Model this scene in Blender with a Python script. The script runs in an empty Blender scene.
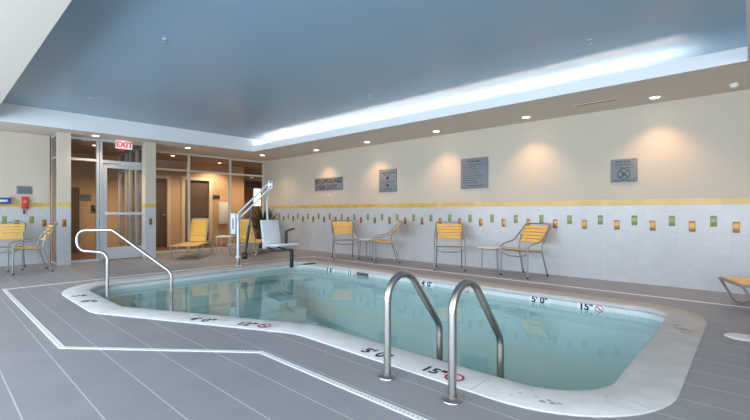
import bpy, bmesh, math, random
from mathutils import Vector, Matrix
from mathutils.geometry import tessellate_polygon
random.seed(4)
SC = bpy.context.scene
COL = SC.collection
PI = math.pi

# ------------------------------------------------------------------ materials
def _nt(name):
    m = bpy.data.materials.new(name); m.use_nodes = True
    nt = m.node_tree
    return m, nt, nt.nodes['Principled BSDF'], nt.nodes['Material Output']

def mat(name, col, rough=.5, metal=0., noise=0., nscale=8., bump=0., spec=.5, emit=None, estr=0.):
    m, nt, b, out = _nt(name)
    b.inputs['Base Color'].default_value = (*col, 1)
    b.inputs['Roughness'].default_value = rough
    b.inputs['Metallic'].default_value = metal
    b.inputs['Specular IOR Level'].default_value = spec
    if emit:
        b.inputs['Emission Color'].default_value = (*emit, 1)
        b.inputs['Emission Strength'].default_value = estr
    if noise or bump:
        g = nt.nodes.new('ShaderNodeNewGeometry')
        n = nt.nodes.new('ShaderNodeTexNoise'); n.inputs['Scale'].default_value = nscale
        n.inputs['Detail'].default_value = 4
        nt.links.new(g.outputs['Position'], n.inputs['Vector'])
        if noise:
            r = nt.nodes.new('ShaderNodeMapRange')
            r.inputs[1].default_value = .25; r.inputs[2].default_value = .75
            r.inputs[3].default_value = 1 - noise; r.inputs[4].default_value = 1 + noise
            nt.links.new(n.outputs['Fac'], r.inputs[0])
            v = nt.nodes.new('ShaderNodeVectorMath'); v.operation = 'SCALE'
            v.inputs[0].default_value = col
            nt.links.new(r.outputs[0], v.inputs['Scale'])
            nt.links.new(v.outputs[0], b.inputs['Base Color'])
        if bump:
            bp = nt.nodes.new('ShaderNodeBump'); bp.inputs['Strength'].default_value = bump
            bp.inputs['Distance'].default_value = .01
            nt.links.new(n.outputs['Fac'], bp.inputs['Height'])
            nt.links.new(bp.outputs[0], b.inputs['Normal'])
    return m

def tile_mat(name, c1, c2, grout, bw, bh, mortar, rough, axes='xy', off=(0, 0), offset=.5, spec=.5, bump=.15, mottled=0., bias=0.):
    m, nt, b, out = _nt(name)
    g = nt.nodes.new('ShaderNodeNewGeometry')
    s = nt.nodes.new('ShaderNodeSeparateXYZ'); nt.links.new(g.outputs['Position'], s.inputs[0])
    c = nt.nodes.new('ShaderNodeCombineXYZ')
    for k, a in enumerate(axes):
        ad = nt.nodes.new('ShaderNodeMath'); ad.operation = 'ADD'; ad.inputs[1].default_value = -off[k]
        nt.links.new(s.outputs['XYZ'.index(a.upper())], ad.inputs[0])
        nt.links.new(ad.outputs[0], c.inputs[k])
    t = nt.nodes.new('ShaderNodeTexBrick')
    t.offset = offset
    t.inputs['Scale'].default_value = 1
    t.inputs['Color1'].default_value = (*c1, 1); t.inputs['Color2'].default_value = (*c2, 1)
    t.inputs['Mortar'].default_value = (*grout, 1)
    t.inputs['Brick Width'].default_value = bw; t.inputs['Row Height'].default_value = bh
    t.inputs['Mortar Size'].default_value = mortar; t.inputs['Mortar Smooth'].default_value = .2
    t.inputs['Bias'].default_value = bias
    nt.links.new(c.outputs[0], t.inputs['Vector'])
    src = t.outputs['Color']
    if mottled:
        n = nt.nodes.new('ShaderNodeTexNoise'); n.inputs['Scale'].default_value = 3; n.inputs['Detail'].default_value = 6
        nt.links.new(g.outputs['Position'], n.inputs['Vector'])
        r = nt.nodes.new('ShaderNodeMapRange'); r.inputs[1].default_value = .3; r.inputs[2].default_value = .7
        r.inputs[3].default_value = 1 - mottled; r.inputs[4].default_value = 1 + mottled
        nt.links.new(n.outputs['Fac'], r.inputs[0])
        v = nt.nodes.new('ShaderNodeVectorMath'); v.operation = 'SCALE'
        nt.links.new(src, v.inputs[0]); nt.links.new(r.outputs[0], v.inputs['Scale'])
        src = v.outputs[0]
    nt.links.new(src, b.inputs['Base Color'])
    b.inputs['Roughness'].default_value = rough
    b.inputs['Specular IOR Level'].default_value = spec
    bp = nt.nodes.new('ShaderNodeBump'); bp.inputs['Strength'].default_value = bump; bp.inputs['Distance'].default_value = .004
    bp.invert = True
    nt.links.new(t.outputs['Fac'], bp.inputs['Height']); nt.links.new(bp.outputs[0], b.inputs['Normal'])
    return m

def clear_mat(name, tint, ior, rough=0., wave=0., wscale=3.):
    """see-through sheet: Fresnel mix of a tinted transparent and a glossy closure"""
    m = bpy.data.materials.new(name); m.use_nodes = True
    nt = m.node_tree; nt.nodes.clear()
    out = nt.nodes.new('ShaderNodeOutputMaterial')
    mx = nt.nodes.new('ShaderNodeMixShader')
    tr = nt.nodes.new('ShaderNodeBsdfTransparent'); tr.inputs[0].default_value = (*tint, 1)
    gl = nt.nodes.new('ShaderNodeBsdfGlossy'); gl.inputs['Roughness'].default_value = rough
    fr = nt.nodes.new('ShaderNodeFresnel'); fr.inputs['IOR'].default_value = ior
    if wave:
        g = nt.nodes.new('ShaderNodeNewGeometry')
        n = nt.nodes.new('ShaderNodeTexNoise'); n.inputs['Scale'].default_value = wscale; n.inputs['Detail'].default_value = 2
        nt.links.new(g.outputs['Position'], n.inputs['Vector'])
        bp = nt.nodes.new('ShaderNodeBump'); bp.inputs['Strength'].default_value = wave; bp.inputs['Distance'].default_value = .02
        nt.links.new(n.outputs['Fac'], bp.inputs['Height'])
        nt.links.new(bp.outputs[0], gl.inputs['Normal']); nt.links.new(bp.outputs[0], fr.inputs['Normal'])
    gm = nt.nodes.new('ShaderNodeNewGeometry'); su = nt.nodes.new('ShaderNodeMath'); su.operation = 'SUBTRACT'; su.inputs[0].default_value = 1
    mu = nt.nodes.new('ShaderNodeMath'); mu.operation = 'MULTIPLY'
    nt.links.new(gm.outputs['Backfacing'], su.inputs[1]); nt.links.new(fr.outputs[0], mu.inputs[0]); nt.links.new(su.outputs[0], mu.inputs[1])
    nt.links.new(mu.outputs[0], mx.inputs[0]); nt.links.new(tr.outputs[0], mx.inputs[1]); nt.links.new(gl.outputs[0], mx.inputs[2])
    nt.links.new(mx.outputs[0], out.inputs['Surface'])
    return m

M = {}
M['paint'] = mat('beige_wall_paint', (.605, .535, .43), .7)
M['soffit'] = mat('soffit_paint', (.70, .635, .55), .7)
M['fascia'] = mat('white_fascia_paint', (.85, .855, .85), .6)
M['blue'] = mat('blue_ceiling_paint', (.27, .405, .515), .33, noise=.06, nscale=.5, spec=.45)
M['cove'] = mat('cove_white_paint', (.85, .87, .9), .6)
M['led'] = mat('led_strip', (.9, .95, 1), .5, emit=(1.0, .80, .66), estr=27)
M['yellow_tile'] = tile_mat('yellow_border_tile', (.62, .40, .07), (.72, .50, .12), (.5, .4, .15), .15, .2, .002, .3, 'xz', (0, -.01), 0, bump=.1)
M['yellow_tile_y'] = tile_mat('yellow_border_tile_west', (.62, .40, .07), (.72, .50, .12), (.5, .4, .15), .15, .2, .002, .3, 'yz', (0, -.01), 0, bump=.1)
M['wtile'] = tile_mat('white_wall_tile', (.53, .54, .545), (.56, .57, .575), (.48, .49, .495), .1, .1, .0018, .25, 'xz', (0, 0), 0, bump=.12)
M['wtile_y'] = tile_mat('white_wall_tile_west', (.53, .54, .545), (.56, .57, .575), (.48, .49, .495), .1, .1, .0018, .25, 'yz', (0, 0), 0, bump=.12)
M['green_acc'] = mat('green_accent_tile', (.25, .29, .09), .25, noise=.2, nscale=30)
M['orange_acc'] = mat('bronze_accent_tile', (.36, .17, .05), .32, metal=.55, noise=.25, nscale=30)
M['floor'] = tile_mat('taupe_floor_tile', (.262, .259, .277), (.276, .273, .291), (.305, .292, .298), .60, .295, .0022, .40, 'xy', (.31, .045), .5, spec=.45, bump=.1, mottled=.05)
def _rows():
    nt = M['floor'].node_tree; b = nt.nodes['Principled BSDF']
    src = b.inputs['Base Color'].links[0].from_socket
    br = [n for n in nt.nodes if n.type == 'TEX_BRICK'][0]
    t = nt.nodes.new('ShaderNodeTexBrick'); t.inputs['Scale'].default_value = 1
    t.inputs['Brick Width'].default_value = 400; t.inputs['Row Height'].default_value = .295; t.inputs['Mortar Size'].default_value = .0042
    t.inputs['Mortar Smooth'].default_value = .3
    nt.links.new(br.inputs['Vector'].links[0].from_socket, t.inputs['Vector'])
    mx = nt.nodes.new('ShaderNodeMix'); mx.data_type = 'RGBA'
    nt.links.new(t.outputs['Fac'], mx.inputs[0]); nt.links.new(src, mx.inputs[6]); mx.inputs[7].default_value = (.52, .51, .51, 1)
    nt.links.new(mx.outputs[2], b.inputs['Base Color'])
_rows()
M['coping'] = mat('cast_stone_coping', (.575, .56, .54), .6, noise=.11, nscale=6, bump=.1)
M['joint'] = mat('coping_joint', (.50, .48, .45), .8)
M['stain'] = mat('coping_stain', (.42, .35, .27), .7, noise=.3, nscale=20)
M['grate'] = mat('white_drain_grate', (.80, .80, .78), .5)
M['slot'] = mat('drain_slot_dark', (.42, .43, .44), .7)
M['pooltile'] = tile_mat('pool_waterline_tile', (.68, .72, .71), (.73, .76, .75), (.60, .63, .62), .05, .05, .002, .25, 'xz', (0, 0), 0, bump=.1)
M['pooltile_y'] = tile_mat('pool_waterline_tile_side', (.68, .72, .71), (.73, .76, .75), (.60, .63, .62), .05, .05, .002, .25, 'yz', (0, 0), 0, bump=.1)
M['plaster'] = mat('pool_plaster', (.72, .80, .79), .7, noise=.04, nscale=2)
M['water'] = clear_mat('pool_water', (.63, .78, .775), 1.36, 0., .03, 2.2)
M['glass'] = clear_mat('clear_glazing', (.88, .87, .85), 1.5)
M['alu'] = mat('pale_aluminium', (.62, .64, .66), .4, metal=.35)
M['alu_cream'] = mat('cream_mullion', (.70, .66, .58), .45)
M['steel'] = mat('brushed_stainless', (.47, .45, .425), .28, metal=1., noise=.05, nscale=40)
M['frame'] = mat('grey_powder_tube', (.30, .30, .305), .38, metal=.5)
M['frame_light'] = mat('light_grey_tube', (.44, .43, .41), .4, metal=.4)
M['strap'] = mat('yellow_vinyl', (.86, .50, .11), .42, noise=.05, nscale=12)
M['tabletop'] = mat('beige_table_top', (.74, .70, .63), .5)
M['white_pl'] = mat('white_plastic', (.78, .80, .81), .4)
M['black'] = mat('black_plastic', (.025, .025, .028), .45)
M['dgrey'] = mat('dark_grey_plastic', (.10, .10, .11), .5)
M['sign'] = mat('grey_sign_plate', (.20, .22, .24), .5, noise=.06, nscale=20)
M['signtext'] = mat('dark_sign_letters', (.035, .04, .045), .6)
M['signpale'] = mat('faint_sign_letters', (.09, .10, .11), .6)
M['red'] = mat('red_enamel', (.62, .03, .03), .4)
M['redsign'] = mat('red_letters', (.75, .02, .06), .5, emit=(1, .03, .08), estr=.35)
M['exit'] = mat('exit_face', (.85, .82, .78), .5, emit=(1, .92, .85), estr=.25)
M['pinkish'] = mat('faded_red_label', (.62,.20,.18), .5)
M['bluepl'] = mat('blue_panel', (.05, .10, .30), .4)
M['ink'] = mat('black_ink', (.02, .02, .025), .6)
M['redink'] = mat('red_ink', (.45, .03, .05), .6)
M['markwhite'] = mat('white_marker_tile', (.82, .83, .83), .35)
M['lens'] = mat('lamp_lens', (1, .9, .8), .5, emit=(1, .80, .58), estr=14)
M['lens_l'] = mat('lobby_lamp_lens', (1, .9, .8), .5, emit=(1, .86, .68), estr=8)
M['ring'] = mat('lamp_trim_ring', (.75, .70, .64), .5)
M['lwall'] = mat('lobby_tan_paint', (.60, .40, .235), .7)
M['lceil'] = mat('lobby_ceiling_paint', (.42, .33, .25), .7)
M['lfloor'] = mat('lobby_brown_floor', (.17, .085, .045), .35, noise=.15, nscale=3)
M['casing'] = mat('cream_casing', (.72, .62, .46), .5)
M['ddoor'] = mat('brown_door', (.115, .07, .045), .5, noise=.12, nscale=6)
M['leaf'] = mat('plant_leaf', (.035, .07, .02), .5)
M['pot'] = mat('brown_pot', (.10, .06, .04), .5)
M['soil'] = mat('soil', (.03, .02, .015), .9)
M['purple'] = mat('purple_print', (.22, .16, .26), .6, noise=.4, nscale=5)
M['orange_p'] = mat('orange_print', (.60, .28, .12), .6)
M['daypane'] = mat('bright_window_pane', (.8, .9, .7), .4, emit=(.85, 1, .72), estr=2.2)
M['chrome'] = mat('chrome', (.7, .7, .7), .15, metal=1)
M['plain_wall'] = M['paint']

# ------------------------------------------------------------------ mesh helpers
class MB:
    def __init__(s): s.v = []; s.f = []; s.mi = []; s.sm = []; s.mats = []
    def _m(s, m):
        if m not in s.mats: s.mats.append(m)
        return s.mats.index(m)
    def add(s, vs, fs, m, smooth=False, T=None):
        o = len(s.v); k = s._m(m)
        for v in vs:
            v = Vector(v); s.v.append(T @ v if T else v)
        for f in fs:
            s.f.append([i + o for i in f]); s.mi.append(k); s.sm.append(smooth)
        return s
    def box(s, lo, hi, m, T=None, b=0.):
        x0, y0, z0 = lo; x1, y1, z1 = hi
        if b <= 0:
            vs = [(x0,y0,z0),(x1,y0,z0),(x1,y1,z0),(x0,y1,z0),(x0,y0,z1),(x1,y0,z1),(x1,y1,z1),(x0,y1,z1)]
            return s.add(vs, [(3,2,1,0),(4,5,6,7),(0,1,5,4),(1,2,6,5),(2,3,7,6),(3,0,4,7)], m, False, T)
        bm = bmesh.new(); bmesh.ops.create_cube(bm, size=1)
        for v in bm.verts:
            v.co = Vector((x0 + (v.co.x + .5) * (x1 - x0), y0 + (v.co.y + .5) * (y1 - y0), z0 + (v.co.z + .5) * (z1 - z0)))
        bmesh.ops.bevel(bm, geom=bm.edges[:], offset=b, segments=2, profile=.5, affect='EDGES')
        return s.bm(bm, m, True, T)
    def bm(s, bm, m, smooth=False, T=None):
        bm.verts.index_update()
        s.add([v.co.copy() for v in bm.verts], [[v.index for v in f.verts] for f in bm.faces], m, smooth, T)
        bm.free(); return s
    def tube(s, pts, r, m, n=10, caps=True, T=None):
        pts = [Vector(p) for p in pts]
        vs, fs = [], []
        t0 = (pts[1] - pts[0]).normalized()
        a = Vector((0, 0, 1)) if abs(t0.z) < .9 else Vector((1, 0, 0))
        nrm = (a - t0 * a.dot(t0)).normalized()
        prev = t0
        for i, p in enumerate(pts):
            if i == 0: t = t0
            elif i == len(pts) - 1: t = (pts[i] - pts[i-1]).normalized()
            else: t = ((pts[i+1] - pts[i]).normalized() + (pts[i] - pts[i-1]).normalized()).normalized()
            q = prev.rotation_difference(t); nrm = (q @ nrm); nrm = (nrm - t * nrm.dot(t)).normalized(); prev = t
            bn = t.cross(nrm)
            rr = r[i] if isinstance(r, (list, tuple)) else r
            for k in range(n):
                an = 2 * PI * k / n
                vs.append(p + (nrm * math.cos(an) + bn * math.sin(an)) * rr)
        for i in range(len(pts) - 1):
            for k in range(n):
                k2 = (k + 1) % n
                fs.append((i*n+k, i*n+k2, (i+1)*n+k2, (i+1)*n+k))
        s.add(vs, fs, m, True, T)
        if caps:
            s.add(vs[:n], [tuple(range(n-1, -1, -1))], m, False, T)
            s.add(vs[-n:], [tuple(range(n))], m, False, T)
        return s
    def lathe(s, prof, m, n=24, T=None, smooth=True):
        vs, fs = [], []
        for r, z in prof:
            for k in range(n):
                a = 2 * PI * k / n; vs.append((r * math.cos(a), r * math.sin(a), z))
        for i in range(len(prof) - 1):
            for k in range(n):
                k2 = (k + 1) % n; fs.append((i*n+k, i*n+k2, (i+1)*n+k2, (i+1)*n+k))
        return s.add(vs, fs, m, smooth, T)
    def cyl(s, c, r, h, m, n=20, T=None, axis='z'):
        R = {'z': Matrix.Identity(4), 'x': Matrix.Rotation(PI/2, 4, 'Y'), 'y': Matrix.Rotation(-PI/2, 4, 'X')}[axis]
        X = Matrix.Translation(Vector(c)) @ R
        if T: X = T @ X
        b = min(r, h) * .12
        return s.lathe([(0, 0), (r - b, 0), (r, b), (r, h - b), (r - b, h), (0, h)], m, n, X)
    def build(s, name, parent=None, kind=None, loc=None):
        me = bpy.data.meshes.new(name)
        me.from_pydata([tuple(v) for v in s.v], [], s.f)
        for m in s.mats: me.materials.append(m)
        for p, k, sm in zip(me.polygons, s.mi, s.sm): p.material_index = k; p.use_smooth = sm
        me.update()
        o = bpy.data.objects.new(name, me); COL.objects.link(o)
        if parent: o.parent = parent
        if kind: o['kind'] = kind
        if loc: o.location = loc
        return o

def fillet(pts, rad, n=6, closed=False, lim=.49):
    pts = [Vector(p) for p in pts]; out = []; N = len(pts)
    for i in range(N):
        r = rad[i] if isinstance(rad, (list, tuple)) else rad
        if (not closed and i in (0, N-1)) or r <= 0: out.append(pts[i].copy()); continue
        p, a, b = pts[i], pts[i-1], pts[(i+1) % N]
        u = (a - p).normalized(); w = (b - p).normalized()
        th = u.angle(w)
        if th > PI - .02: out.append(p.copy()); continue
        d = r / math.tan(th / 2)
        d = min(d, (a-p).length * lim, (b-p).length * lim); rr = d * math.tan(th/2)
        c = p + (u + w).normalized() * (rr / math.sin(th / 2))
        s0 = p + u * d - c; s1 = p + w * d - c
        an = s0.angle(s1)
        for k in range(n + 1):
            t = k / n
            v = (s0 * math.sin((1-t) * an) + s1 * math.sin(t * an)) / math.sin(an)
            out.append(c + v)
    return out

def thing(name, label, cat, loc=(0,0,0), rz=0., group=None):
    o = bpy.data.objects.new(name, None); COL.objects.link(o)
    o.empty_display_size = .1
    o.location = loc; o.rotation_euler = (0, 0, rz)
    o['label'] = label; o['category'] = cat
    if group: o['group'] = group
    return o
def tag(o, label, cat, group=None, kind=None):
    o['label'] = label; o['category'] = cat
    if group: o['group'] = group
    if kind: o['kind'] = kind
    return o
def struct(o, label=None, cat=None):
    o['kind'] = 'structure'
    if label: o['label'] = label
    if cat: o['category'] = cat
    return o
def kids(o): return [c for c in COL.objects if c.parent == o]
def dup(root, loc, rz, label, group=None):
    r = root.copy(); COL.objects.link(r); r.location = loc; r.rotation_euler = (0, 0, rz); r['label'] = label
    if group: r['group'] = group
    for ch in kids(root):
        c = ch.copy(); COL.objects.link(c); c.parent = r
        for g in kids(ch):
            d = g.copy(); COL.objects.link(d); d.parent = c
    return r

def text_into(mb, body, size, T, m, align='CENTER', depth=.0006, bold=0.):
    cu = bpy.data.curves.new('lettering', 'FONT'); cu.body = body; cu.size = size
    cu.align_x = align; cu.align_y = 'CENTER'; cu.extrude = depth; cu.offset = bold; cu.resolution_u = 3
    o = bpy.data.objects.new('lettering', cu); COL.objects.link(o)
    dg = bpy.context.evaluated_depsgraph_get()
    me = bpy.data.meshes.new_from_object(o.evaluated_get(dg))
    mb.add([v.co.copy() for v in me.vertices], [list(p.vertices) for p in me.polygons], m, False, T)
    bpy.data.objects.remove(o); bpy.data.curves.remove(cu); bpy.data.meshes.remove(me)
    return mb
def ring_into(mb, R, r, T, m, n=28, h=.0012):
    vs, fs = [], []
    for k in range(n):
        a = 2*PI*k/n; c, s_ = math.cos(a), math.sin(a)
        vs += [(R*c, R*s_, 0), (r*c, r*s_, 0), (R*c, R*s_, h), (r*c, r*s_, h)]
    for k in range(n):
        a, b = 4*k, 4*((k+1) % n)
        fs += [(a+2, b+2, b+3, a+3), (a, a+2, a+3, a+1), (a, b, b+2, a+2), (a+1, a+3, b+3, b+1)]
    mb.add(vs, fs, m, False, T)
def diver_into(mb, s, T, m):
    """little diving figure: head, slanted body, arms and legs, flat strokes"""
    def bar(x0, y0, x1, y1, w):
        d = Vector((x1-x0, y1-y0)); n = Vector((-d.y, d.x)).normalized() * w / 2
        P = [(x0+n.x, y0+n.y), (x1+n.x, y1+n.y), (x1-n.x, y1-n.y), (x0-n.x, y0-n.y)]
        mb.add([(x*s, y*s, .0004) for x, y in P] + [(x*s, y*s, .0013) for x, y in P], [(3,2,1,0),(4,5,6,7),(0,1,5,4),(1,2,6,5),(2,3,7,6),(3,0,4,7)], m, False, T)
    bar(-.35, .35, .1, .0, .16); bar(.1, 0, .42, -.32, .10); bar(.05, .1, -.05, -.3, .09); bar(-.05, -.3, -.3, -.42, .09)

def wall_T(p, u, v):
    """matrix with local x along u, local y along v, local z = normal, origin p"""
    u = Vector(u).normalized(); v = Vector(v).normalized(); w = u.cross(v)
    return Matrix(((u.x, v.x, w.x, p[0]), (u.y, v.y, w.y, p[1]), (u.z, v.z, w.z, p[2]), (0, 0, 0, 1)))

def poly_faces(loops):
    """tessellate an outline with holes -> (verts2d, tris)"""
    L = [[Vector((x, y, 0)) for x, y in lp] for lp in loops]
    tris = tessellate_polygon(L)
    flat = [(v.x, v.y) for lp in L for v in lp]
    out = []
    for a, b, c in tris:
        A, B, C_ = flat[a], flat[b], flat[c]
        if (B[0]-A[0])*(C_[1]-A[1]) - (B[1]-A[1])*(C_[0]-A[0]) < 0: a, b, c = a, c, b
        out.append((a, b, c))
    return flat, out

# ------------------------------------------------------------------ dimensions
YN = 7.35          # long tiled wall
HS = 2.72          # soffit height
HC = 3.055         # blue tray ceiling
XG = -11.6         # far glazing
XD = -10.75        # door glazing
XW = -11.1         # short west wall
XF = -9.9          # tray edge, west
YF = 5.95          # tray edge, north
YL = .75           # tray edge, south
XR = -.03          # tray edge, east
YS = -2.4          # window wall behind the viewer
XE = 3.2           # east wall

# ------------------------------------------------------------------ pool outline
def V2(p): return Vector((p[0], p[1], 0))
corner = [(-.32, 5.83), (-7.62, 5.83), (-7.55, 1.2), (-5.27, 1.2), (-3.02, 2.235), (-.32, 2.235)]
rads = [.66, .62, .92, .6, .7, .80]
outer = fillet([V2(c) for c in corner], rads, 14, True)
# resample evenly
def resample(P, step):
    out = []
    N = len(P)
    for i in range(N):
        a, b = P[i], P[(i+1) % N]; L = (b-a).length
        k = max(1, int(round(L/step)))
        for j in range(k): out.append(a.lerp(b, j/k))
    return out
outer = resample(outer, .15)
def offset(P, d):
    N = len(P); out = []
    for i in range(N):
        t = (P[(i+1) % N] - P[i-1]).normalized()
        n = Vector((-t.y, t.x, 0))       # outline runs counter-clockwise: left is inside
        out.append(P[i] + n * d)
    return out
area = sum(outer[i].x*outer[(i+1) % len(outer)].y - outer[(i+1) % len(outer)].x*outer[i].y for i in range(len(outer)))
if area < 0: outer.reverse()
CW = .335

# ------------------------------------------------------------------ floor (hole for the pool)
mb = MB()
flat, tris = poly_faces([[(XG-.1, YS), (XE, YS), (XE, YN), (XG-.1, YN)], [(p.x, p.y) for p in reversed(outer)]])
mb.add([(x, y, 0) for x, y in flat], tris, M['floor'])
struct(mb.build('floor'))

# ------------------------------------------------------------------ pool
pool = thing('swimming_pool', 'indoor swimming pool with pale stone coping and one slanted corner', 'swimming pool', (-4, 4, 0))
pool_inv = Matrix.Translation((4, -4, 0))
def pbuild(mb, name, parent=pool):
    mb.v = [pool_inv @ v for v in mb.v]
    return mb.build(name, parent)
rings = [(0., -.03), (0., .004), (.006, .010), (CW-.045, .012), (CW-.018, .008), (CW-.003, -.006), (CW, -.022), (CW-.004, -.036), (CW-.02, -.045), (CW+.0-.005, -.047)]
mb = MB(); vs = []; fs = []
N = len(outer)
for d, z in rings[:-1]:
    vs += [Vector((p.x, p.y, z)) for p in (offset(outer, d) if d else outer)]
for i in range(len(rings) - 2):
    for k in range(N):
        k2 = (k+1) % N
        fs.append((i*N+k, i*N+k2, (i+1)*N+k2, (i+1)*N+k))
mb.add(vs, fs, M['coping'], True)
# joints between coping stones and a few stains, thin inlays of the stone
inner = offset(outer, CW)
acc = 0.; last = 0.
for k in range(N):
    a, b = outer[k], outer[(k+1) % N]; acc += (b-a).length
    if acc - last > .92:
        last = acc
        o_, i_ = outer[k], inner[k]; t = (outer[(k+1) % N] - outer[k-1]).normalized() * .003
        d = (i_ - o_)
        p0 = o_ + d * .03; p1 = o_ + d * .86
        z = .0128
        mb.add([(p0-t)+Vector((0,0,z-.001)), (p0+t)+Vector((0,0,z-.001)), (p1+t)+Vector((0,0,z)), (p1-t)+Vector((0,0,z))], [(0,1,2,3)], M['joint'])
def blob(x, y, r, sx=1., rot=0.):
    n = 12; vs = []
    for k in range(n):
        a = 2*PI*k/n; q = r*(.6+.5*random.random())
        X, Y = q*math.cos(a)*sx, q*math.sin(a)
        vs.append((x + X*math.cos(rot)-Y*math.sin(rot), y + X*math.sin(rot)+Y*math.cos(rot), .0131))
    mb.add(vs, [tuple(range(n))], M['stain'])
for x, y, r in ((-.93,2.42,.012),(-.88,2.38,.016),(-.83,2.40,.018),(-.80,2.42,.010),(-1.02,2.40,.010),(-.86,2.42,.012),(-.98,2.48,.008),(-.63,2.70,.008),(-1.05,2.34,.008)): blob(x, y, r, 1.4, .3)
blob(-.46, 4.72, .035, 2.6, -.25); blob(-.42, 4.60, .02, 3, -.2); blob(-.52, 4.86, .02, 2.2, .2)
pbuild(mb, 'coping')
# basin: waterline tile band, plaster walls, sloping floor, steps
mb = MB()
wall = offset(outer, CW-.02)
vs = []; fs1 = []; fs1y = []; fs2 = []
def depth(x): return -1.08 - .42 * min(1, max(0, (x + 6.0) / 4.8))
for z in (-.035, -.30, None):
    vs += [Vector((p.x, p.y, depth(p.x) if z is None else z)) for p in wall]
for k in range(N):
    k2 = (k+1) % N
    q = (k, k2, N+k2, N+k)
    (fs1 if abs(wall[k2].x-wall[k].x) > abs(wall[k2].y-wall[k].y) else fs1y).append(q)
    fs2.append((N+k, N+k2, 2*N+k2, 2*N+k))
mb.add(vs, fs1, M['pooltile']); mb.add(vs, fs1y, M['pooltile_y']); mb.add(vs, fs2, M['plaster'])
flat, tris = poly_faces([[(p.x, p.y) for p in wall]])
mb.add([(x, y, depth(x)) for x, y in flat], tris, M['plaster'])
pbuild(mb, 'basin')
for i in range(4):
    s = MB(); x1 = -7.22 + .32*(i+1)
    s.box((-7.24 + .32*i, 2.15, -1.12), (x1, 4.9, -.30 - .22*i), M['plaster'], b=.02)
    pbuild(s, 'step')
s = MB(); s.cyl((-2.1, 4.0, depth(-2.1)-.005), .14, .02, M['white_pl'], 28); pbuild(s, 'main_drain')
# skimmer mouth in the far waterline
s = MB(); s.box((-5.62, 5.508, -.105), (-5.22, 5.52, -.04), M['dgrey']); s.box((-5.65, 5.505, -.045), (-5.19, 5.52, -.035), M['white_pl'])
pbuild(s, 'skimmer_mouth')
# depth markers on the coping
def mark(px, py, ux, uy, txt, circle=None, size=.105, gap=.0):
    s = MB(); T = wall_T((px, py, .0132), (ux, uy, 0), (-uy, ux, 0))
    text_into(s, txt, size, T, M['ink'], bold=.004)
    if circle is not None:
        Tc = T @ Matrix.Translation((circle, 0, 0))
        k = MB(); ring_into(k, .066, .050, Tc, M['redink'])
        diver_into(k, .08, Tc, M['ink'])
        sl = Tc @ Matrix.Rotation(-PI/4, 4, 'Z'); k.box((-.055, -.006, .001), (.055, .006, .0016), M['redink'], sl)
        pbuild(k, 'no_diving_symbol')
    pbuild(s, 'depth_marking')
dx, dy = 2.25, 1.035; dl = math.hypot(dx, dy); dx, dy = dx/dl, dy/dl
mark(-6.40, 1.315, 1, 0, "3'", size=.20)
mark(-5.93, 1.315, 1, 0, '6"', size=.20)
mark(-4.07, 1.865, dx, dy, '4\' 0"', size=.155)
mark(-3.60, 2.085, dx, dy, '12"', .20, size=.145)
mark(-2.12, 2.325, 1, 0, '5\' 0"', size=.145)
mark(-1.60, 2.335, 1, 0, '15"', .165, size=.132)
# depth marker tiles on the far waterline
def fmark(x, txt, circle=None, w=.27):
    s = MB(); y = 5.83 - CW + .02
    s.box((x-w/2, y-.008, -.135), (x+w/2, y, -.03), M['markwhite'])
    T = wall_T((x - (.05 if circle else 0), y-.0085, -.078), (1, 0, 0), (0, 0, 1))
    text_into(s, txt, .118, T, M['ink'], bold=.0045)
    if circle:
        Tc = T @ Matrix.Translation((circle, -.004, 0))
        ring_into(s, .046, .037, Tc, M['redink']); diver_into(s, .06, Tc, M['ink'])
        s.box((-.036, -.004, .001), (.036, .004, .0016), M['redink'], Tc @ Matrix.Rotation(-PI/4, 4, 'Z'))
    pbuild(s, 'depth_tile')
fmark(-6.30, '3\' 6"'); fmark(-5.66, '11', .13)
fmark(-3.90, '4\' 0"'); fmark(-3.26, '12"', .14)
fmark(-2.08, '5\' 0"'); fmark(-1.46, '15"', .15, .30)

mb = MB()
wl = offset(outer, CW-.021)
flat, tris = poly_faces([[(p.x, p.y) for p in wl]])
mb.add([(x, y, -.105) for x, y in flat], tris, M['water'])
tag(mb.build('pool_water'), 'still teal water filling the indoor pool', 'water', kind='stuff')

# ------------------------------------------------------------------ slot drain round the pool
mb = MB()
path = fillet([V2(p) for p in [(XE-.1, 1.765), (-2.83, 1.765), (-4.11, .735), (-7.77, .735), (-7.95, 6.36), (XE-.1, 6.36)]], 0.0)
W = .021
def strip(mb, P, w, z, m):
    L, R = [], []
    for i, p in enumerate(P):
        if i == 0: t = (P[1]-P[0]).normalized(); s_ = 1
        elif i == len(P)-1: t = (P[-1]-P[-2]).normalized(); s_ = 1
        else:
            a, b = (P[i]-P[i-1]).normalized(), (P[i+1]-P[i]).normalized(); t = (a+b).normalized(); s_ = 1/max(.3, t.dot(a))
        n = Vector((-t.y, t.x, 0)) * w * s_
        L.append(p+n); R.append(p-n)
    n = len(P)
    vs = [v+Vector((0,0,z)) for v in L+R] + [v+Vector((0,0,-.01)) for v in L+R]
    fs = []
    for i in range(n-1):
        fs += [(n+i, n+i+1, i+1, i), (i, i+1, 2*n+i+1, 2*n+i), (n+i+1, n+i, 3*n+i, 3*n+i+1)]
    mb.add(vs, fs, m)
strip(mb, path, W, .004, M['grate'])
for i in range(len(path)-1):
    a, b = path[i], path[i+1]; L = (b-a).length; t = (b-a)/L; nn = Vector((-t.y, t.x, 0))
    k = int(L/.03)
    for j in range(1, k):
        c = a + t*(j*.03)
        if c.x > .6: continue
        p = [c+t*.005+nn*.007, c-t*.005+nn*.007, c-t*.005-nn*.007, c+t*.005-nn*.007]
        mb.add([v+Vector((0,0,.0044)) for v in p], [(0,1,2,3)], M['slot'])
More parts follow.
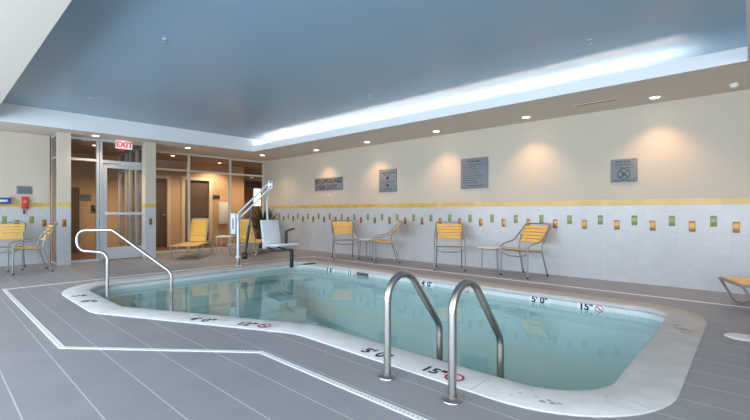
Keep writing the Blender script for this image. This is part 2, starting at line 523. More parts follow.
tag(mb.build('slot_drain'), 'white slotted deck drain running round the pool in the tiles', 'drain')
# round cover on the deck
d = thing('skimmer_cover', 'round white cover set in the deck by the right end of pool', 'cover', (-.055, 4.82, 0))
mb = MB(); mb.lathe([(0, .006), (.075, .008), (.097, .007), (.10, .004)], M['white_pl'], 32); mb.build('lid', d)
mb = MB(); mb.lathe([(.099, .002), (.102, .006), (.12, .006), (.127, .0)], M['white_pl'], 32); mb.build('rim', d)

# ------------------------------------------------------------------ walls
def wall_bands_x(mb, x0, x1, y, ny, top=HS, tilemat='wtile', ymat='yellow_tile'):
    """wall in the xz plane at y, facing ny: tile, border, paint as thin faces"""
    for z0, z1, m in ((0, 1.20, M[tilemat]), (1.20, 1.285, M[ymat]), (1.285, top, M['paint'])):
        mb.add([(x0,y,z0),(x1,y,z0),(x1,y,z1),(x0,y,z1)], [(0,1,2,3) if ny < 0 else (3,2,1,0)], m)
mb = MB()
wall_bands_x(mb, XG-.1, XE, YN, -1)
mb.box((XG-.1, YN+.005, 0), (XE, YN+.16, HS+.5), M['paint'])
mb.box((XG-.1, YN-.004, 1.202), (XE, YN+.002, 1.283), M['yellow_tile'])
for k in range(25):
    xo = -.15-.471*k; xg = -.385-.471*k
    if xo > XG+.1: mb.box((xo-.038, YN-.004, .815), (xo+.038, YN+.002, .965), M['orange_acc'], b=.003)
    if xg > XG+.1: mb.box((xg-.038, YN-.004, .89), (xg+.038, YN+.002, 1.04), M['green_acc'], b=.003)
for k in range(1, 6):
    xo = -.15+.471*k; xg = -.385+.471*k
    mb.box((xo-.038, YN-.004, .815), (xo+.038, YN+.002, .965), M['orange_acc'], b=.003)
    mb.box((xg-.038, YN-.004, .89), (xg+.038, YN+.002, 1.04), M['green_acc'], b=.003)
struct(mb.build('wall_north'))
# short west wall
mb = MB()
for z0, z1, m in ((0, 1.20, 'wtile_y'), (1.20, 1.285, 'yellow_tile_y'), (1.285, HS, 'paint')):
    mb.add([(XW, YS, z0), (XW, 1.78, z0), (XW, 1.78, z1), (XW, YS, z1)], [(0,1,2,3)], M[m])
mb.box((XW-.15, YS, 0), (XW-.003, 1.78, HS), M['paint'])
for y, z, m in ((1.05,.93,'green_acc'),(1.475,.93,'green_acc'),(.63,.93,'green_acc'),(.21,.93,'green_acc'),(1.245,.855,'orange_acc'),(1.685,.855,'orange_acc'),(.84,.855,'orange_acc'),(.42,.855,'orange_acc')):
    mb.box((XW-.002, y-.038, z-.075), (XW+.004, y+.038, z+.075), M[m], b=.003)
struct(mb.build('wall_west'))
# columns carrying the soffit
def column(y0, y1, name):
    mb = MB(); xf = -10.42; xb = -10.50 if y0 < 2 else -10.66
    for z0, z1, m in ((0, 1.20, 'wtile_y'), (1.20, 1.285, 'yellow_tile_y'), (1.285, HS, 'paint')):
        mb.box((xb, y0, z0), (xf, y1, z1), M[m])
    yc = (y0+y1)/2
    mb.box((xf-.002, yc-.036, .79), (xf+.004, yc+.036, .94), M['orange_acc'], b=.003)
    struct(mb.build(name))
column(1.79, 2.02, 'column_1'); column(3.44, 3.67, 'column_2')
# window wall behind the viewer
mb = MB()
wins = [(-9.6, -7.6), (-7.0, -5.0), (-4.4, -2.4), (-1.8, .2), (.8, 2.8)]
mb.box((XW-.15, YS-.2, 0), (XE, YS, .35), M['paint']); mb.box((XW-.15, YS-.2, 2.45), (XE, YS, HS+.4), M['paint'])
xs = [XW-.15] + [v for w in wins for v in w] + [XE]
for i in range(0, len(xs), 2): mb.box((xs[i], YS-.2, .35), (xs[i+1], YS, 2.45), M['paint'])
struct(mb.build('wall_south'))
for i, (a, b) in enumerate(wins):
    mb = MB()
    for lo, hi in (((a, YS-.14, .35), (a+.05, YS-.06, 2.45)), ((b-.05, YS-.14, .35), (b, YS-.06, 2.45)), ((a+.05, YS-.14, .35), (b-.05, YS-.06, .40)), ((a+.05, YS-.14, 2.40), (b-.05, YS-.06, 2.45)), (((a+b)/2-.025, YS-.14, .40), ((a+b)/2+.025, YS-.06, 2.40))):
        mb.box(lo, hi, M['alu'])
    w = struct(mb.build('window_%d' % (i+4)))
    pl = bpy.data.lights.new('daylight_portal', 'AREA'); pl.shape = 'RECTANGLE'; pl.size = b-a; pl.size_y = 2.1
    pl.cycles.is_portal = True
    po = bpy.data.objects.new('daylight_portal', pl); COL.objects.link(po)
    po.location = ((a+b)/2, YS-.22, 1.4); po.rotation_euler = (PI/2, 0, 0)   # -Z of the lamp looks along +y
mb = MB()
fill_wins = [(-1.6, .6)]  # opening added in the unseen east wall to let in fill light
mb.box((XE, YS-.2, 0), (XE+.15, YN+.16, .35), M['paint']); mb.box((XE, YS-.2, 2.45), (XE+.15, YN+.16, HS+.4), M['paint'])
ys = [YS-.2] + [v for w in fill_wins for v in w] + [YN+.16]
for i in range(0, len(ys), 2): mb.box((XE, ys[i], .35), (XE+.15, ys[i+1], 2.45), M['paint'])
struct(mb.build('wall_east'))
for i, (a, b) in enumerate(fill_wins):
    mb = MB()
    for lo, hi in (((XE+.04, a, .35), (XE+.12, a+.05, 2.45)), ((XE+.04, b-.05, .35), (XE+.12, b, 2.45)), ((XE+.04, a+.05, .35), (XE+.12, b-.05, .40)), ((XE+.04, a+.05, 2.40), (XE+.12, b-.05, 2.45)), ((XE+.04, (a+b)/2-.025, .40), (XE+.12, (a+b)/2+.025, 2.40))):
        mb.box(lo, hi, M['alu'])
    struct(mb.build('window_%d' % (i+11)))  # frame of the added fill opening, not a known window
    pl = bpy.data.lights.new('daylight_portal', 'AREA'); pl.shape = 'RECTANGLE'; pl.size = b-a; pl.size_y = 2.1
    pl.cycles.is_portal = True
    po = bpy.data.objects.new('daylight_portal', pl); COL.objects.link(po)
    po.location = (XE+.17, (a+b)/2, 1.4); po.rotation_euler = (PI/2, 0, PI/2)

# ------------------------------------------------------------------ ceiling
mb = MB()
mb.box((XF-.02, YL-.02, HC), (XR+.02, 6.62, HC+.1), M['blue'])
struct(mb.build('ceiling'))
mb = MB()
S = M['soffit']; F = M['fascia']
mb.box((XG-.1, YF+.002, HS), (XE, YN+.1, HS+.03), S)               # along the long wall
mb.box((XG-1.95, YS-.1, HS), (XF-.002, YF+.002, HS+.03), S)        # over the entrance
mb.box((XF-.002, YS-.1, HS), (XE, YL-.002, HS+.03), S)             # over the viewer
mb.box((XR+.002, YL-.002, HS), (XE, YF+.002, HS+.03), S)           # east
mb.box((XF, YF, HS+.001), (XR, YF+.06, HS+.155), F)                # cove lip
mb.box((XF-.06, YL-.06, HS+.001), (XF, YF+.06, HC+.05), F)
mb.box((XF, YL-.06, HS+.001), (XR, YL, HC+.05), F)
mb.box((XR, YL-.06, HS+.001), (XR+.06, YF+.06, HC+.05), F)
mb.box((XF-.06, 6.55, HS+.03), (XR+.06, 6.60, HC+.05), M['cove'])
mb.box((XF-.06, YF+.06, HS+.03), (XF, 6.60, HC+.05), M['cove']); mb.box((XR, YF+.06, HS+.03), (XR+.06, 6.60, HC+.05), M['cove'])
mb.box((XF, YF+.06, HS+.03), (XR, 6.55, HS+.04), M['cove'])
mb.box((XG-2., YS-.2, HC+.1), (XE+.15, YN+.16, HC+.16), M['cove'])
struct(mb.build('trim_1'))
t = thing('cove_light_strip', 'white light strip hidden in the ceiling cove above the long wall', 'light', (-5, 6.2, HS+.04))
mb = MB(); mb.box((-4.75, -.04, 0), (4.40, .04, .02), M['alu']); mb.build('channel', t)
mb = MB(); mb.box((-4.75, -.03, .0205), (4.40, .03, .026), M['led']); mb.build('strip', t)

# ------------------------------------------------------------------ downlights
def fixture(name, label, x, y, z, lens, group, power, col, size=2.0, blend=.7):
    t = thing(name, label, 'ceiling light', (x, y, z), 0, group)
    mb = MB(); mb.lathe([(.060, -.002), (.066, -.008), (.088, -.006), (.092, .0)], M['ring'], 28); mb.build('trim_ring', t)
    mb = MB(); mb.lathe([(0, -.003), (.061, -.003)], lens, 28); mb.build('lens', t)
    L = bpy.data.lights.new('lamp', 'SPOT'); L.energy = power; L.color = col; L.spot_size = size; L.spot_blend = blend; L.shadow_soft_size = .05
    o = bpy.data.objects.new('lamp', L); COL.objects.link(o); o.parent = t; o.location = (0, 0, -.03)
    return t
WARM = (1.0, .56, .30)
labs = ['recessed downlight directly above the no lifeguard sign', 'recessed downlight just left of and above the second wall sign', 'recessed downlight between the two tall wall signs', 'recessed downlight above the angled chair, beside the ceiling vent', 'recessed downlight above and right of the no diving sign']
for (x, y), l in zip([(-8.45, 6.93), (-6.6, 6.93), (-4.68, 6.93), (-2.85, 6.95), (-1.01, 6.97)], labs):
    fixture('recessed_downlight', l, x, y, HS, M['lens'], 'downlights along the tiled wall', 48, WARM, 1.85, .9)
fixture('recessed_downlight', 'recessed downlight above the tiled wall beyond the right edge', .9, 6.97, HS, M['lens'], 'downlights along the tiled wall', 48, WARM, 1.85, .9)
for x, y, l in ((-10.3, 2.43, 'recessed downlight above the sidelight left of the exit sign'), (-10.55, 4.47, 'recessed downlight above the first lounger, right of the column'), (-10.35, 6.5, 'recessed downlight in the corner above the potted plant')):
    fixture('recessed_downlight', l, x, y, HS, M['lens'], 'downlights along the glazing', 36, (1, .78, .56), 2.3, .8)
for x, y, l in ((-11.7, 2.75, 'lobby ceiling lamp seen through the sidelight by the door'), (-12.2, 4.75, 'lobby ceiling lamp seen through the transom beside the column'), (-12.9, 6.5, 'lobby ceiling lamp in front of the white wall cabinet'), (-12.4, 8.2, 'lobby ceiling lamp seen in the corner pane'), (-17.3, 10.3, 'added fill lamp brightening the dark far end of the lobby')):  # last entry is a fill lamp added for the dark lobby end
    fixture('lobby_downlight', l, x, y, HS-.02, M['lens_l'], 'lobby ceiling lamps', 110, (1, .80, .56), 2.6, .6)

# ------------------------------------------------------------------ glazing and door to the lobby
A = M['alu']
def glazing(name, p0, p1, posts, rails, top, glass_h=None, w=.05, dep=.09, gm='alu'):
    """storefront between two floor points; posts at fractions along, rails at heights"""
    p0 = Vector(p0); p1 = Vector(p1); L = (p1-p0).length; u = (p1-p0)/L
    T = Matrix(((u.x, -u.y, 0, p0.x), (u.y, u.x, 0, p0.y), (0, 0, 1, 0), (0, 0, 0, 1)))
    root = struct(thing(name, '', ''))
    del root['label']; del root['category']
    for s in posts:
        mb = MB(); mb.box((s-w/2, -dep/2, 0), (s+w/2, dep/2, top), M[gm], T); mb.build('mullion', root)
    ss = sorted(posts)
    for i in range(len(ss)-1):
        for z in rails:
            mb = MB(); mb.box((ss[i]+w/2, -dep/2+.005, z-w/2), (ss[i+1]-w/2, dep/2-.005, z+w/2), M[gm], T); mb.build('transom_rail', root)
        zz = sorted(rails)
        for j in range(len(zz)-1):
            mb = MB(); mb.box((ss[i]+w/2, -.004, zz[j]+w/2), (ss[i+1]-w/2, .004, zz[j+1]-w/2), M['glass'], T); mb.build('pane', root)
    return root
glazing('window_1', (XG, 3.7, 0), (XG, YN, 0), [.03, 1.24, 2.47, 3.62], [.025, 2.235, HS-.03], HS, gm='alu_cream')
glazing('window_2', (XD, 2.02, 0), (XD, 2.59, 0), [.025, .545], [.025, 2.235, HS-.03], HS)
glazing('window_3', (-11.09, 1.81, 0), (-10.50, 1.81, 0), [.015, .575], [.025, 2.235, HS-.03], HS, w=.03, dep=.016)
# door
door = thing('door_1', '', ''); del door['label']; del door['category']; struct(door)
door.location = (XD, 2.6, 0)
def dpart(name, boxes, m, parent=door, b=0.):
    mb = MB()
    for lo, hi in boxes: mb.box(lo, hi, m, b=b)
    return mb.build(name, parent)
DW = 1.0
dpart('door_frame', [((-.05, .0, 0), (.05, .05, HS)), ((-.05, DW-.03, 0), (.05, DW+.04, HS)), ((-.05, .05, 2.19), (.05, DW-.03, 2.26)), ((-.05, .05, HS-.05), (.05, DW-.03, HS))], A)
dpart('transom_pane', [((-.004, .05, 2.26), (.004, DW-.03, HS-.05))], M['glass'])
leaf = dpart('door_leaf', [((-.025, .055, .02), (.025, .145, 2.18)), ((-.025, DW-.125, .02), (.025, DW-.035, 2.18)), ((-.025, .145, .02), (.025, DW-.125, .29)), ((-.025, .145, 2.09), (.025, DW-.125, 2.18))], A)
dpart('door_pane', [((-.004, .145, .29), (.004, DW-.125, 2.09))], M['glass'], leaf)
dpart('push_bar', [((.025, .08, 1.02), (.085, .13, 1.09)), ((.025, DW-.11, 1.02), (.085, DW-.06, 1.09)), ((.055, .08, 1.025), (.095, DW-.06, 1.085))], A, leaf, .006)
dpart('door_closer', [((.025, .42, 2.16), (.075, .72, 2.215)), ((.03, .30, 2.20), (.045, .55, 2.215))], A, leaf, .004)

# ------------------------------------------------------------------ lobby behind the glass
XB = -13.5
mb = MB(); mb.box((-19.2, .4, -.05), (XG-.1, 12.5, -.001), M['lfloor']); mb.box((XG-.1, .4, -.05), (XD, YN, -.001), M['lfloor'])
mb.add([(XG-.1, 3.7, .0015), (XG, 3.7, .0015), (XG, YN, .0015), (XG-.1, YN, .0015)], [(0,1,2,3)], M['lfloor'])
mb.add([(XG-.1, 1.83, .0015), (XD, 1.83, .0015), (XD, 3.66, .0015), (XG-.1, 3.66, .0015)], [(0,1,2,3)], M['lfloor'])
struct(mb.build('floor_lobby'))
mb = MB(); mb.box((XB-.15, .4, 0), (XB, 4.25, HS), M['lwall']); mb.box((XB-.15, 4.25, 2.13), (XB, 6.43, HS), M['lwall'])
mb.box((XB-.15, 5.08, 0), (XB, 5.63, 2.13), M['lwall']); mb.box((XB-.15, 6.43, 0), (XB, 7.73, HS), M['lwall'])
struct(mb.build('wall_lobby_west'))
mb = MB(); mb.box((-19.2, .4, HS-.02), (XG-.1, 12.5, HS+.02), M['lceil'])
mb.box((XG-.1, 1.82, HS-.012), (XD-.06, 3.66, HS-.002), M['lceil'])
struct(mb.build('ceiling_lobby'))
mb = MB()
mb.box((-19.3, 7.73, 0), (-19.2, 12.5, HS), M['lwall']); mb.box((-19.3, 12.5, 0), (XG, 12.6, HS), M['lwall'])
mb.box((-19.2, 7.70, 0), (XB-.15, 7.73, HS), M['lwall']); mb.box((XG-.1, YN+.16, 0), (XG, 12.5, HS), M['lwall'])
mb.box((XB-.5, .3, 0), (XW-.15, .4, HS), M['lwall']); mb.box((XB-.6, .3, 0), (XB-.5, 7.73, HS), M['lwall'])  # second box is unseen, added to block light leaking under the lobby doors
struct(mb.build('wall_lobby_north'))
def casing(name, y0, y1):
    r = thing(name, '', ''); del r['label']; del r['category']; struct(r); r.location = (XB, 0, 0)
    dpart('casing', [((0, y0-.1, 0), (.03, y0, 2.23)), ((0, y1, 0), (.03, y1+.1, 2.23)), ((0, y0, 2.13), (.03, y1, 2.23))], M['casing'], r)
    lf = dpart('door_leaf', [((-.10, y0+.005, .01), (-.06, y1-.005, 2.12))], M['ddoor'], r)
    mb = MB(); mb.cyl((-.06, y1-.10, 1.0), .012, .05, M['chrome'], 12, axis='x'); mb.cyl((-.015, y1-.10, 1.0), .028, .03, M['chrome'], 16, axis='x'); mb.build('door_knob', lf)
casing('door_2', 5.63, 6.43); casing('door_3', 4.25, 5.08)
r = thing('door_4', '', ''); del r['label']; del r['category']; struct(r); r.location = (XB, 0, 0)
dpart('door_leaf', [((.0, 2.35, 0), (.03, 2.80, 1.75))], M['ddoor'], r)
glazing('window_9', (-13.1, 3.62, 0), (-10.9, 3.62, 0), [.15, .75, 1.05, 1.55, 2.1], [.025, 2.2, HS-.05], HS-.02)
c = thing('wall_cabinet', 'white wall cabinet seen through the glass behind the small table', 'cabinet', (XB, 6.9, 1.05))
dpart('cabinet_body', [((0, -.175, -.38), (.12, .175, .38))], M['casing'], c, .006)
dpart('cabinet_door', [((.12, -.165, -.37), (.135, .165, .37))], M['white_pl'], c, .004)
mb = MB(); mb.box((0, -.12, -.065), (.03, .12, .065), M['ddoor'], b=.006); mb.box((.03, -.09, -.04), (.036, .09, .04), M['black'])
tag(mb.build('wall_panel', loc=(XB, 6.68, 1.60)), 'small dark panel on the lobby wall above the white cabinet', 'panel')
mb = MB(); mb.box((0, -.13, -.095), (.02, .13, .095), M['sign'], b=.004); mb.box((.02, -.11, .02), (.022, .11, .05), M['signpale'])
tag(mb.build('lobby_sign', loc=(XB, 2.95, 1.485)), 'grey plate on the lobby wall seen through the sidelight', 'sign')
mb = MB(); mb.box((0, -.07, -.08), (.06, .07, .08), M['black'], b=.008); mb.box((.06, -.045, -.03), (.065, .045, .05), M['dgrey'])
tag(mb.build('card_reader', loc=(XB, 3.14, 1.20)), 'small black box on the lobby wall near the door frame', 'wall box')
# far end of the lobby: lit window, prints
w = thing('window_10', '', ''); del w['label']; del w['category']; struct(w); w.location = (-19.2, 0, 0)
dpart('window_frame', [((0, 11.46, 1.34), (.05, 12.0, 1.40)), ((0, 11.46, 2.30), (.05, 12.0, 2.36)), ((0, 11.46, 1.40), (.05, 11.52, 2.30)), ((0, 11.94, 1.40), (.05, 12.0, 2.30))], M['casing'], w)
dpart('pane', [((.01, 11.52, 1.40), (.02, 11.94, 2.30))], M['daypane'], w)
p = thing('wall_print', 'purple print high on the far lobby wall', 'picture', (-19.2, 11.5, 2.53))
dpart('canvas', [((.0, -.45, -.15), (.03, .6, .15))], M['purple'], p)
p = thing('wall_print', 'orange picture beside the lit window at the lobby end', 'picture', (-19.2, 11.22, 1.9))
dpart('canvas', [((.0, -.2, -.35), (.03, .2, .35))], M['orange_p'], p)

# ------------------------------------------------------------------ strap chairs
def strap(mb, a, b, u, w, th, m, sag=0., nrm=None, n=7):
    """one vinyl strap from a to b, width along u, thickness along its normal, slightly sagging"""
    a, b, u = Vector(a), Vector(b), Vector(u).normalized()
    nz = (b-a).normalized().cross(u).normalized() if nrm is None else Vector(nrm)
    vs = []
    for i in range(n+1):
        t = i/n; c = a.lerp(b, t) - nz * sag * 4*t*(1-t)
        for s_, h in ((-1,-1),(1,-1),(1,1),(-1,1)): vs.append(c + u*(s_*w/2) + nz*(h*th/2))
    fs = [(3,2,1,0), (4*n, 4*n+1, 4*n+2, 4*n+3)]
    for i in range(n):
        for k in range(4):
            k2 = (k+1) % 4; fs.append((4*i+k, 4*i+k2, 4*i+4+k2, 4*i+4+k))
    mb.add(vs, fs, m)
def make_chair(label, group):
    """x forward, y to the sitter's left"""
    t = thing('strap_chair', label, 'chair', (0, 0, 0), 0, group)
    R = .0125; hw = .28; m = M['frame']
    # one continuous arm tube: front foot, arm, back upright, top rail and down again
    side = [(.27, hw, .012), (.265, hw, .50), (.20, hw, .545), (-.06, hw, .595), (-.23, hw-.015, .755), (-.355, hw-.03, .888)]
    P = side + [(x, -y, z) for x, y, z in reversed(side)]
    rad = [0, .07, .06, .12, .2, .05, .05, .2, .12, .06, .07, 0]
    mb = MB(); mb.tube(fillet(P, rad, 6), R, m, 10); mb.build('arm_frame', t)
    for s in (-1, 1):
        mb = MB(); mb.tube(fillet([(-.205, s*.235, .70), (-.14, s*.235, .45), (-.28, s*.25, .012)], [0, .12, 0], 6), R, m, 10)
        mb.build('rear_leg', t)
        for x, y in ((.27, s*hw), (-.28, s*.25)):
            mb = MB(); mb.cyl((x, y, 0), .017, .03, M['black'], 12); mb.build('foot_cap', t)
    mb = MB()
    seat_loop = [(.265, hw, .44), (.265, -hw, .44)]
    mb.tube(fillet([(-.165, .235, .415), (.24, .245, .445), (.262, hw, .45)], [0, .03, 0], 4), R*.9, m, 8)
    mb.tube(fillet([(-.165, -.235, .415), (.24, -.245, .445), (.262, -hw, .45)], [0, .03, 0], 4), R*.9, m, 8)
    mb.tube([(.235, -.245, .443), (.235, .245, .443)], R*.9, m, 8)
    mb.tube([(-.15, -.235, .43), (-.15, .235, .43)], R*.9, m, 8)
    mb.build('seat_frame', t)
    mb = MB(); mb.tube(fillet([(.268, -hw, .40), (.255, -.14, .345), (.255, .14, .345), (.268, hw, .40)], [0, .15, .15, 0], 6), R*.8, m, 8)
    mb.build('front_stretcher', t)
    mb = MB()
    for k in range(7):
        x = .225 - k*.058; z = .445 + (x-.24)*.074 + .014
        strap(mb, (x, -.262, z), (x, .262, z), (1, 0, .074), .047, .011, M['strap'], .006)
    mb.build('seat', t)
    mb = MB()
    d = Vector((-.165, 0, .30)).normalized()
    for k in range(5):
        c = Vector((-.19, 0, .585)) + d * (.066*k + .008)
        w = .252
        strap(mb, c + Vector((.014, -w, 0)), c + Vector((.014, w, 0)), d, .051, .007, M['strap'], -.012)
    mb.build('backrest', t)
    for s in (-1, 1):
        mb = MB(); mb.tube([(-.185, s*.25, .56), (-.357, s*.25, .872)], R*.8, m, 8); mb.build('back_rail', t)
    return t
G = 'yellow strap chairs'
CH = make_chair('yellow strap chair under the no lifeguard sign, left of the pair sharing a side table', G)
CH.location = (-7.10, 6.67, 0); CH.rotation_euler = (0, 0, -.578)
dup(CH, (-5.92, 6.80, 0), -2.32, 'yellow strap chair seen side-on below the second wall sign, facing left')
dup(CH, (-4.26, 6.75, .005), -.985, 'yellow strap chair facing the pool under the tall wall sign, left of a side table')
dup(CH, (-2.88, 6.945, 0), -1.86, 'yellow strap chair turned left at the right side of the round beige side table')
dup(CH, (-10.42, 1.0, 0), -.24, 'yellow strap chair against the short wall beneath the red phone', )
dup(CH, (-9.70, 1.27, 0), -1.56, 'yellow strap chair side-on in front of the left column, drawn up to the dining table')

# ------------------------------------------------------------------ side tables, dining table
def round_table(label, loc, rz):
    t = thing('side_table', label, 'side table', loc, rz, 'round side tables')
    mb = MB(); mb.lathe([(0, .435), (.20, .435), (.225, .440), (.228, .447), (.222, .455), (.0, .457)], M['tabletop'], 36); mb.build('table_top', t)
    for k in range(4):
        a = PI/4 + k*PI/2; c, s = math.cos(a), math.sin(a)
        mb = MB(); mb.tube(fillet([(.12*c, .12*s, .428), (.185*c, .185*s, .428), (.20*c, .20*s, .0)], [0, .04, 0], 5), .011, M['frame'], 8); mb.build('leg', t)
    mb = MB(); mb.lathe([(.172, .425), (.186, .425), (.186, .435), (.172, .435)], M['frame'], 32); mb.build('top_ring', t)
    return t
RT = round_table('round beige side table between the two right-hand wall chairs', (-3.52, 6.94, 0), .5)
dup(RT, (-6.62, 6.98, 0), .2, 'round beige side table between the two left-hand wall chairs')

t = thing('low_table', 'small rectangular side table standing between the two loungers by the glass', 'side table', (-10.32, 5.37, 0), .74)
mb = MB(); mb.box((-.19, -.19, .43), (.19, .19, .455), M['tabletop'], b=.008); mb.build('table_top', t)
for sx in (-1, 1):
    for sy in (-1, 1):
        mb = MB(); mb.tube([(sx*.17, sy*.17, .43), (sx*.175, sy*.175, 0)], .012, M['frame_light'], 8); mb.build('leg', t)
mb = MB(); mb.tube([(-.17,-.17,.42),(.17,-.17,.42),(.17,.17,.42),(-.17,.17,.42),(-.17,-.17,.42)], .011, M['frame_light'], 8); mb.build('apron', t)

t = thing('dining_table', 'round table at the left edge with splayed grey legs', 'table', (-9.55, .42, 0))
mb = MB(); mb.lathe([(0, .705), (.40, .705), (.435, .712), (.44, .722), (.432, .732), (.0, .735)], M['tabletop'], 40); mb.build('table_top', t)
for k in range(4):
    a = PI/4 + .1 + k*PI/2; c, s = math.cos(a), math.sin(a)
    mb = MB(); mb.tube(fillet([(.10*c, .10*s, .70), (.12*c, .12*s, .40), (.22*c, .22*s, .25), (.36*c, .36*s, .0)], [0, .15, .2, 0], 6), .014, M['frame'], 8); mb.build('leg', t)
mb = MB(); mb.lathe([(.105, .39), (.125, .39), (.125, .41), (.105, .41)], M['frame'], 24); mb.build('leg_ring', t)

# ------------------------------------------------------------------ loungers
def make_lounger(name, label, seat_z, angle, fm, group):
    """origin under the foot end, x runs from the foot end towards the head end"""
    t = thing(name, label, 'sun lounger', (0,0,0), 0, group)
    m = M[fm]; R = .0135; hw = .295; LB = 1.12; BL = .67
    mb = MB()
    P = [(LB+.55, hw, seat_z), (0, hw, seat_z), (0, -hw, seat_z), (LB+.55, -hw, seat_z)]
    mb.tube(fillet(P, [0, .05, .05, 0], 6), R, m, 10); mb.tube([(LB+.55, hw, seat_z), (LB+.55, -hw, seat_z)], R, m, 10)
    mb.tube([(LB, hw, seat_z), (LB, -hw, seat_z)], R*.9, m, 8)
    mb.build('frame', t)
    for s in (-1, 1):
        for x0, d in ((.015, 1), (LB+.50, -1)):
            mb = MB()
            mb.tube(fillet([(x0, s*hw, seat_z-.005), (x0+d*.15, s*hw, .014), (x0+d*.27, s*hw, .014), (x0+d*.50, s*hw, seat_z-.005)], [0, .14, .14, 0], 8), R, m, 10)
            mb.build('leg', t)
    mb = MB()
    n = 20
    vs = []; fs = []
    def slab(p0, p1, w, th, sag):
        p0, p1 = Vector(p0), Vector(p1); ax = (p1-p0).normalized(); nz = Vector((0, 0, 1)).cross(Vector((0,1,0))); nn = ax.cross(Vector((0, 1, 0))) * -1
        if nn.z < 0: nn = -nn
        nx = 8; ny = 6; V = []; Fc = []
        for h in (1, -1):
            for i in range(nx+1):
                for j in range(ny+1):
                    c = p0.lerp(p1, i/nx); y = (j/ny-.5)*w
                    sg = sag*(1-(2*j/ny-1)**2)*(1-(2*i/nx-1)**4)
                    V.append(c + Vector((0, y, 0)) + nn*(h*th/2 - sg))
        K = (nx+1)*(ny+1)
        for i in range(nx):
            for j in range(ny):
                a = i*(ny+1)+j
                Fc.append((a, a+1, a+ny+2, a+ny+1)); Fc.append((K+a+ny+1, K+a+ny+2, K+a+1, K+a))
        for i in range(nx):
            for j in (0, ny):
                a = i*(ny+1)+j; Fc.append((a, a+ny+1, K+a+ny+1, K+a))
        for j in range(ny):
            for i in (0, nx):
                a = i*(ny+1)+j; Fc.append((a, a+1, K+a+1, K+a))
        return V, Fc
    for a, b in ((.02, .36), (.365, .72), (.725, LB-.03)):
        V, Fc = slab((a, 0, seat_z+.008), (b, 0, seat_z+.008), 2*hw-.02, .012, .012); mb.add(V, Fc, M['strap'], True)
    mb.build('seat_sling', t)
    ca, sa = math.cos(angle), math.sin(angle); bw = .21
    b0 = Vector((LB, 0, seat_z+.01)); tip = b0 + Vector((ca, 0, sa))*BL
    mb = MB()
    for f0, f1 in ((.02, .26), (.265, .97)):
        V, Fc = slab(b0.lerp(tip, f0), b0.lerp(tip, f1), 2*bw-.01, .012, .012); mb.add(V, Fc, M['strap'], True)
    mb.build('back_sling', t)
    mb = MB()
    mb.tube(fillet([b0+Vector((0,bw,0)), tip+Vector((0,bw,0)), tip+Vector((0,-bw,0)), b0+Vector((0,-bw,0))], [0,.05,.05,0], 6), R*.9, m, 10)
    mb.build('back_frame', t)
    for s in (-1, 1):
        mb = MB(); q = b0.lerp(tip, .55); mb.tube([q + Vector((0, s*bw, 0)), (LB+.48, s*hw*.97, seat_z)], R*.7, m, 8); mb.build('back_prop', t)
    return t
LG = 'yellow sun loungers'
l1 = make_lounger('sun_lounger', 'yellow sun lounger with raised back facing the pool, right of the second column', .305, math.radians(63), 'frame_light', LG)
l1.location = (-9.66, 4.00, 0); l1.rotation_euler = (0, 0, math.radians(141))
dup(l1, (-10.10, 6.47, 0), math.radians(-56), 'yellow sun lounger behind the pool lift, its raised back turned to the pool')
l3 = make_lounger('sun_lounger', 'yellow sun lounger cut by the right edge, foot end and looped leg showing', .30, math.radians(50), 'frame', LG)
l3.location = (-.19, 6.20, 0); l3.rotation_euler = (0, 0, math.radians(21))

# ------------------------------------------------------------------ stainless rails
def flange(c, r=.055):
    mb = MB(); x, y, z = c
    mb.lathe([(.026, .03), (.030, .028), (.034, .012), (r-.006, .010), (r, .004), (r, 0)], M['steel'], 28, Matrix.Translation((x, y, z)))
    return mb
def grab_rail(label, x):
    t = thing('grab_rail', label, 'ladder rail', (x, 2.07, 0), 0, 'pool ladder rails')
    P = [(0, 0, 0), (0, 0, .95), (0, .62, .222), (0, .62, -.70)]
    mb = MB(); mb.tube(fillet(P, [0, .165, .14, 0], 16, lim=.62), .0245, M['steel'], 20); mb.build('rail_tube', t)
    flange((0, 0, .0), .062).build('deck_flange', t)
    return t
grab_rail('bent stainless ladder rail nearer the right, standing before the depth circle', -1.285)
grab_rail('bent stainless ladder rail to the left, beside the 5 foot marking', -1.785)
mb = None
hr = thing('stair_handrail', 'looped stainless handrail rising from the shallow end by the door', 'handrail', (-6.1, 1.565, 0))
dv = Vector((.70, .515, 0)); dn = dv.normalized()
def q(s, z): v = dn*s; return (v.x, v.y, z)
P = [q(0, -1.075), q(0, .575), q(-.425, .595), q(-.425, .855), q(.07, .865), q(.875, .33), q(.885, -1.11)]
mb = MB(); mb.tube(fillet(P, [0, .10, .128, .128, .10, .12, 0], 12), .0195, M['steel'], 16); mb.build('rail_tube', hr)
for s, z in ((0, -1.075), (.885, -1.125)):
    mb = flange((dn.x*s, dn.y*s, z), .055); mb.build('step_flange', hr)

